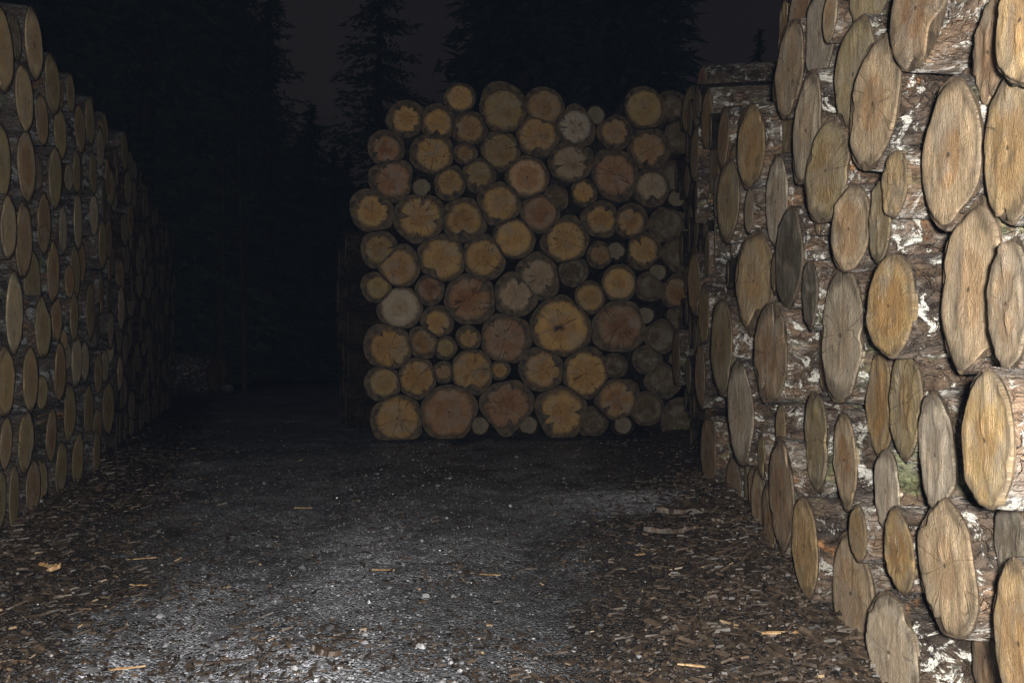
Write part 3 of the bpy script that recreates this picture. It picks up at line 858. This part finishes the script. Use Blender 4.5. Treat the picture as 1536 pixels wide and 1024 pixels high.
# ------------------------------------------------------------------ trees
def conifer_meshes(seed, h, rmax, nb, dense, base, ss=1.0):
    r = random.Random(seed)
    nt = 10; V = []; Q = []
    for i in range(9):
        t = i / 8; rad = (.018 * h) * (1 - t) + .01
        ox, oy = .05 * math.sin(3 * t + seed), .05 * math.cos(2 * t + seed)
        for k in range(nt):
            a = 2 * math.pi * k / nt; V.append((ox + rad * math.cos(a), oy + rad * math.sin(a), t * h * .98))
    for i in range(8):
        for k in range(nt): Q.append((i * nt + k, i * nt + (k + 1) % nt, (i + 1) * nt + (k + 1) % nt, (i + 1) * nt + k))
    tr = np_mesh('trunk', V, Q)
    LV = []; LT = []
    for b in range(nb):
        t = base + (1 - base) * (b + r.random()) / nb
        z0 = t * h
        a = r.uniform(0, 6.283)
        prof = (1 - (t - base) / (1 - base)) ** (.8 if ss == 1 else .55)
        Lb = rmax * max(.06, prof) * r.uniform(.55, 1.12)
        droop = r.uniform(.15, .45)
        m = max(5, int(Lb * dense))
        for q in range(m):
            u = (q + r.random()) / m
            d = Lb * (.06 + .94 * u)
            side = r.gauss(0, .16) * Lb * (.3 + u * (1.1 - u) * 2)
            x = d * math.cos(a) - side * math.sin(a); y = d * math.sin(a) + side * math.cos(a)
            z = z0 - droop * d + .12 * d * d / max(Lb, .1) * .6 + r.gauss(0, .05) - abs(side) * .25
            s = r.uniform(.10, .24) * (1.1 - .4 * u) * ss
            e1 = Vector((math.cos(a) + r.gauss(0, .5), math.sin(a) + r.gauss(0, .5), -.35 + r.gauss(0, .3))).normalized() * s * 1.5
            e2 = e1.cross(Vector((r.gauss(0, 1), r.gauss(0, 1), r.gauss(0, 1)))).normalized() * s * .38
            c = Vector((x, y, z)); k = len(LV)
            LV += [c - e1 * .4 - e2 * .6, c + e1, c - e1 * .3 + e2]
            LT.append((k, k + 1, k + 2))
    cr = np_mesh('crown', [tuple(v) for v in LV], LT, False)
    return tr, cr

def put_tree(name, tr, cr, mat, loc, rz, sc, label, group=None):
    root = bpy.data.objects.new(name, None); COL.objects.link(root)
    root.location = loc; root.rotation_euler = (0, 0, rz); root.scale = (sc, sc, sc)
    link('trunk', tr, M_TRUNK, root); link('crown', cr, mat, root)
    root['label'] = label; root['category'] = 'tree'
    if group: root['group'] = group
    return root
def at_px(px, Yd): return ((px - 768) / F * Yd, Yd, -.05)

# broad dark evergreens right behind the cross stack
tA = conifer_meshes(1, 17, 2.7, 800, 22, .04, 1.5)
put_tree('evergreen_tree', *tA, M_LEAFD, at_px(782, 19), .4, 1.0, 'broad black evergreen rising behind left part of cross stack')
tB = conifer_meshes(2, 17, 2.8, 800, 22, .04, 1.5)
put_tree('evergreen_tree', *tB, M_LEAFD, at_px(928, 19), 2.1, 1.05, 'broad black evergreen rising behind right part of cross stack')
tC = conifer_meshes(3, 17, 2.6, 600, 22, .04, 1.5)
put_tree('evergreen_tree', *tC, M_LEAFD, at_px(852, 21), 1.0, 1.15, 'black evergreen between and behind the two broad ones')
# slimmer spruces against the sky
tD = conifer_meshes(4, 17, 3.1, 190, 16, .1, 1.25)
put_tree('spruce_tree', *tD, M_LEAF, at_px(568, 29), .3, 1.0, 'thin-branched spruce standing in the sky gap left of cross stack')
tE = conifer_meshes(5, 15.5, 3.0, 340, 18, .08)
put_tree('spruce_tree', *tE, M_LEAF, at_px(402, 28), 1.3, 1.0, 'spruce with pointed dark crown at left edge of sky gap')
tG = conifer_meshes(6, 14.2, 2.6, 260, 17, .1)
put_tree('spruce_tree', *tG, M_LEAF, at_px(1142, 30), 1.3, .93, 'small spruce top visible above horizontal log of right-hand pile')
# forest at the end of the track
vari = [conifer_meshes(10 + i, 15 + i * .7, 3.0 + .25 * i, 420, 18, .03, 1.25) for i in range(4)]
spots = []
for px, Yd, sc in ((-40, 24, 1.15), (60, 22, 1.1), (150, 26, 1.25), (215, 23, 1.1), (290, 27, 1.2), (345, 33, 1.0), (110, 32, 1.3), (10, 33, 1.35), (240, 33, 1.25),
                   (180, 38, 1.5), (90, 38, 1.5), (270, 38, 1.45), (330, 30, 1.15), (35, 28, 1.3), (350, 40, 1.3), (465, 37, .74), (520, 39, .72), (610, 38, .74), (450, 36, .66), (500, 33, .56), (540, 36, .58), (600, 34, .55), (640, 36, .6), (480, 30, .45), (425, 31, .6), (580, 30, .42), (1010, 38, .6), (1080, 37, .62), (1180, 38, .66), (1230, 36, .7)):
    spots.append((px, Yd, sc))
for i, (px, Yd, sc) in enumerate(spots):
    tr, cr = vari[i % 4]
    lab = 'dark conifer merging into the black forest beyond the left-hand pile' if px < 400 else ('low conifer in the dark forest edge left of the cross stack' if px < 700 else 'dim conifer far behind the right-hand pile')
    grp = 'forest beyond left-hand pile' if px < 400 else ('forest edge left of cross stack' if px < 700 else 'trees behind right-hand pile')
    put_tree('conifer', tr, cr, M_LEAF, at_px(px, Yd), i * 1.7, sc, lab, grp)
# two thin bare trunks
for px, Yd, hh, lab in ((360, 20, 7.5, 'thin bare trunk standing in the dark gap, right of its twin'), (327, 20.5, 6.5, 'thin bare trunk standing in the dark gap, left of its twin')):
    V = []; Q = []
    for i in range(12):
        t = i / 11; rad = .075 * (1 - .6 * t); ox = .12 * math.sin(2.2 * t + px)
        for k in range(8): V.append((ox + rad * math.cos(k * .785), rad * math.sin(k * .785), t * hh))
    for i in range(11):
        for k in range(8): Q.append((i * 8 + k, i * 8 + (k + 1) % 8, (i + 1) * 8 + (k + 1) % 8, (i + 1) * 8 + k))
    root = bpy.data.objects.new('young_tree', None); COL.objects.link(root); root.location = at_px(px, Yd)
    link('trunk', np_mesh('trunk', V, Q), M_TRUNK, root)
    LV, LT = [], []; r = random.Random(px)
    for b in range(26):
        z0 = hh * r.uniform(.45, .98); a = r.uniform(0, 6.28); L = r.uniform(.4, 1.2); 
        p0 = Vector((.12 * math.sin(2.2 * z0 / hh + px), 0, z0)); p1 = p0 + Vector((math.cos(a) * L, math.sin(a) * L, L * .6)); k = len(LV)
        LV += [p0 + Vector((0, 0, .012)), p0 - Vector((0, 0, .012)), p1, p0 + Vector((.012 * math.sin(a), -.012 * math.cos(a), 0))]
        LT += [(k, k + 1, k + 2), (k + 1, k + 3, k + 2), (k + 3, k, k + 2)]
    link('branches', np_mesh('branches', [tuple(v) for v in LV], LT, False), M_TRUNK, root)
    root['label'] = lab; root['category'] = 'tree'

# ------------------------------------------------------------------ thin haze box, added to lift the dark tones
hv = [(x, y, z) for x in (-260, 260) for y in (-260, 260) for z in (-1.6, 60)]
hm = bpy.data.meshes.new('haze'); hm.from_pydata(hv, [], [(0, 1, 3, 2), (4, 6, 7, 5), (0, 4, 5, 1), (2, 3, 7, 6), (0, 2, 6, 4), (1, 5, 7, 3)])
mh = bpy.data.materials.new('lift_haze'); mh.use_nodes = True; mt = mh.node_tree; mt.nodes.clear()
mo = mt.nodes.new('ShaderNodeOutputMaterial'); pv = mt.nodes.new('ShaderNodeVolumePrincipled')
pv.inputs['Color'].default_value = (.44, .60, 1.0, 1); pv.inputs['Density'].default_value = .00027; pv.inputs['Anisotropy'].default_value = 0
mt.links.new(pv.outputs[0], mo.inputs['Volume'])
hz = link('haze', hm, mh); hz['kind'] = 'stuff'; hz['label'] = 'thin bluish haze added over the yard to lift the blacks'; hz['category'] = 'haze'

# ------------------------------------------------------------------ night sky and the photographer's lamp
w = bpy.data.worlds.new("World"); scene.world = w; w.use_nodes = True
nt = w.node_tree; nt.nodes.clear()
out = nt.nodes.new('ShaderNodeOutputWorld'); bg = nt.nodes.new('ShaderNodeBackground'); bg2 = nt.nodes.new('ShaderNodeBackground'); add = nt.nodes.new('ShaderNodeAddShader')
sky = nt.nodes.new('ShaderNodeTexSky'); sky.sky_type = 'NISHITA'; sky.sun_disc = False
sky.sun_elevation = math.radians(-4); sky.sun_rotation = math.radians(200)
nt.links.new(sky.outputs[0], bg.inputs[0]); bg.inputs[1].default_value = .05
bg2.inputs[0].default_value = (.0086, .0078, .0074, 1); bg2.inputs[1].default_value = 1.0     # cloud cover lit from a far town
tcw = nt.nodes.new('ShaderNodeTexCoord'); nz = nt.nodes.new('ShaderNodeTexNoise'); nz.inputs['Scale'].default_value = 2.2; nz.inputs['Detail'].default_value = 5
nt.links.new(tcw.outputs['Generated'], nz.inputs['Vector'])
rp = nt.nodes.new('ShaderNodeValToRGB'); rp.color_ramp.elements[0].position = .3; rp.color_ramp.elements[1].position = .7
rp.color_ramp.elements[0].color = (.0048, .0041, .0045, 1); rp.color_ramp.elements[1].color = (.0098, .0086, .0085, 1)
nt.links.new(nz.outputs[0], rp.inputs[0]); nt.links.new(rp.outputs[0], bg2.inputs[0])
nt.links.new(bg.outputs[0], add.inputs[0]); nt.links.new(bg2.outputs[0], add.inputs[1]); nt.links.new(add.outputs[0], out.inputs[0])

lamp = bpy.data.lights.new("hand_lamp", 'POINT')
lamp.energy = 610; lamp.color = (1.0, .965, .91); lamp.shadow_soft_size = .03
lo_ = bpy.data.objects.new("hand_lamp", lamp); lo_.location = (.02, -.10, H + .035); COL.objects.link(lo_)

scene.view_settings.view_transform = 'Standard'; scene.view_settings.look = 'None'
scene.view_settings.exposure = 0; scene.view_settings.gamma = 1
scene.cycles.max_bounces = 6; scene.cycles.diffuse_bounces = 4; scene.cycles.glossy_bounces = 2
scene.cycles.use_denoising = True
scene.cycles.sample_clamp_indirect = 3
print('LOGS', len(bl), len(rl), len(ll), 'fills', len(bf), len(rf), len(lf), len(sf), 'indiv', len(indiv), 'rest', len(rest))
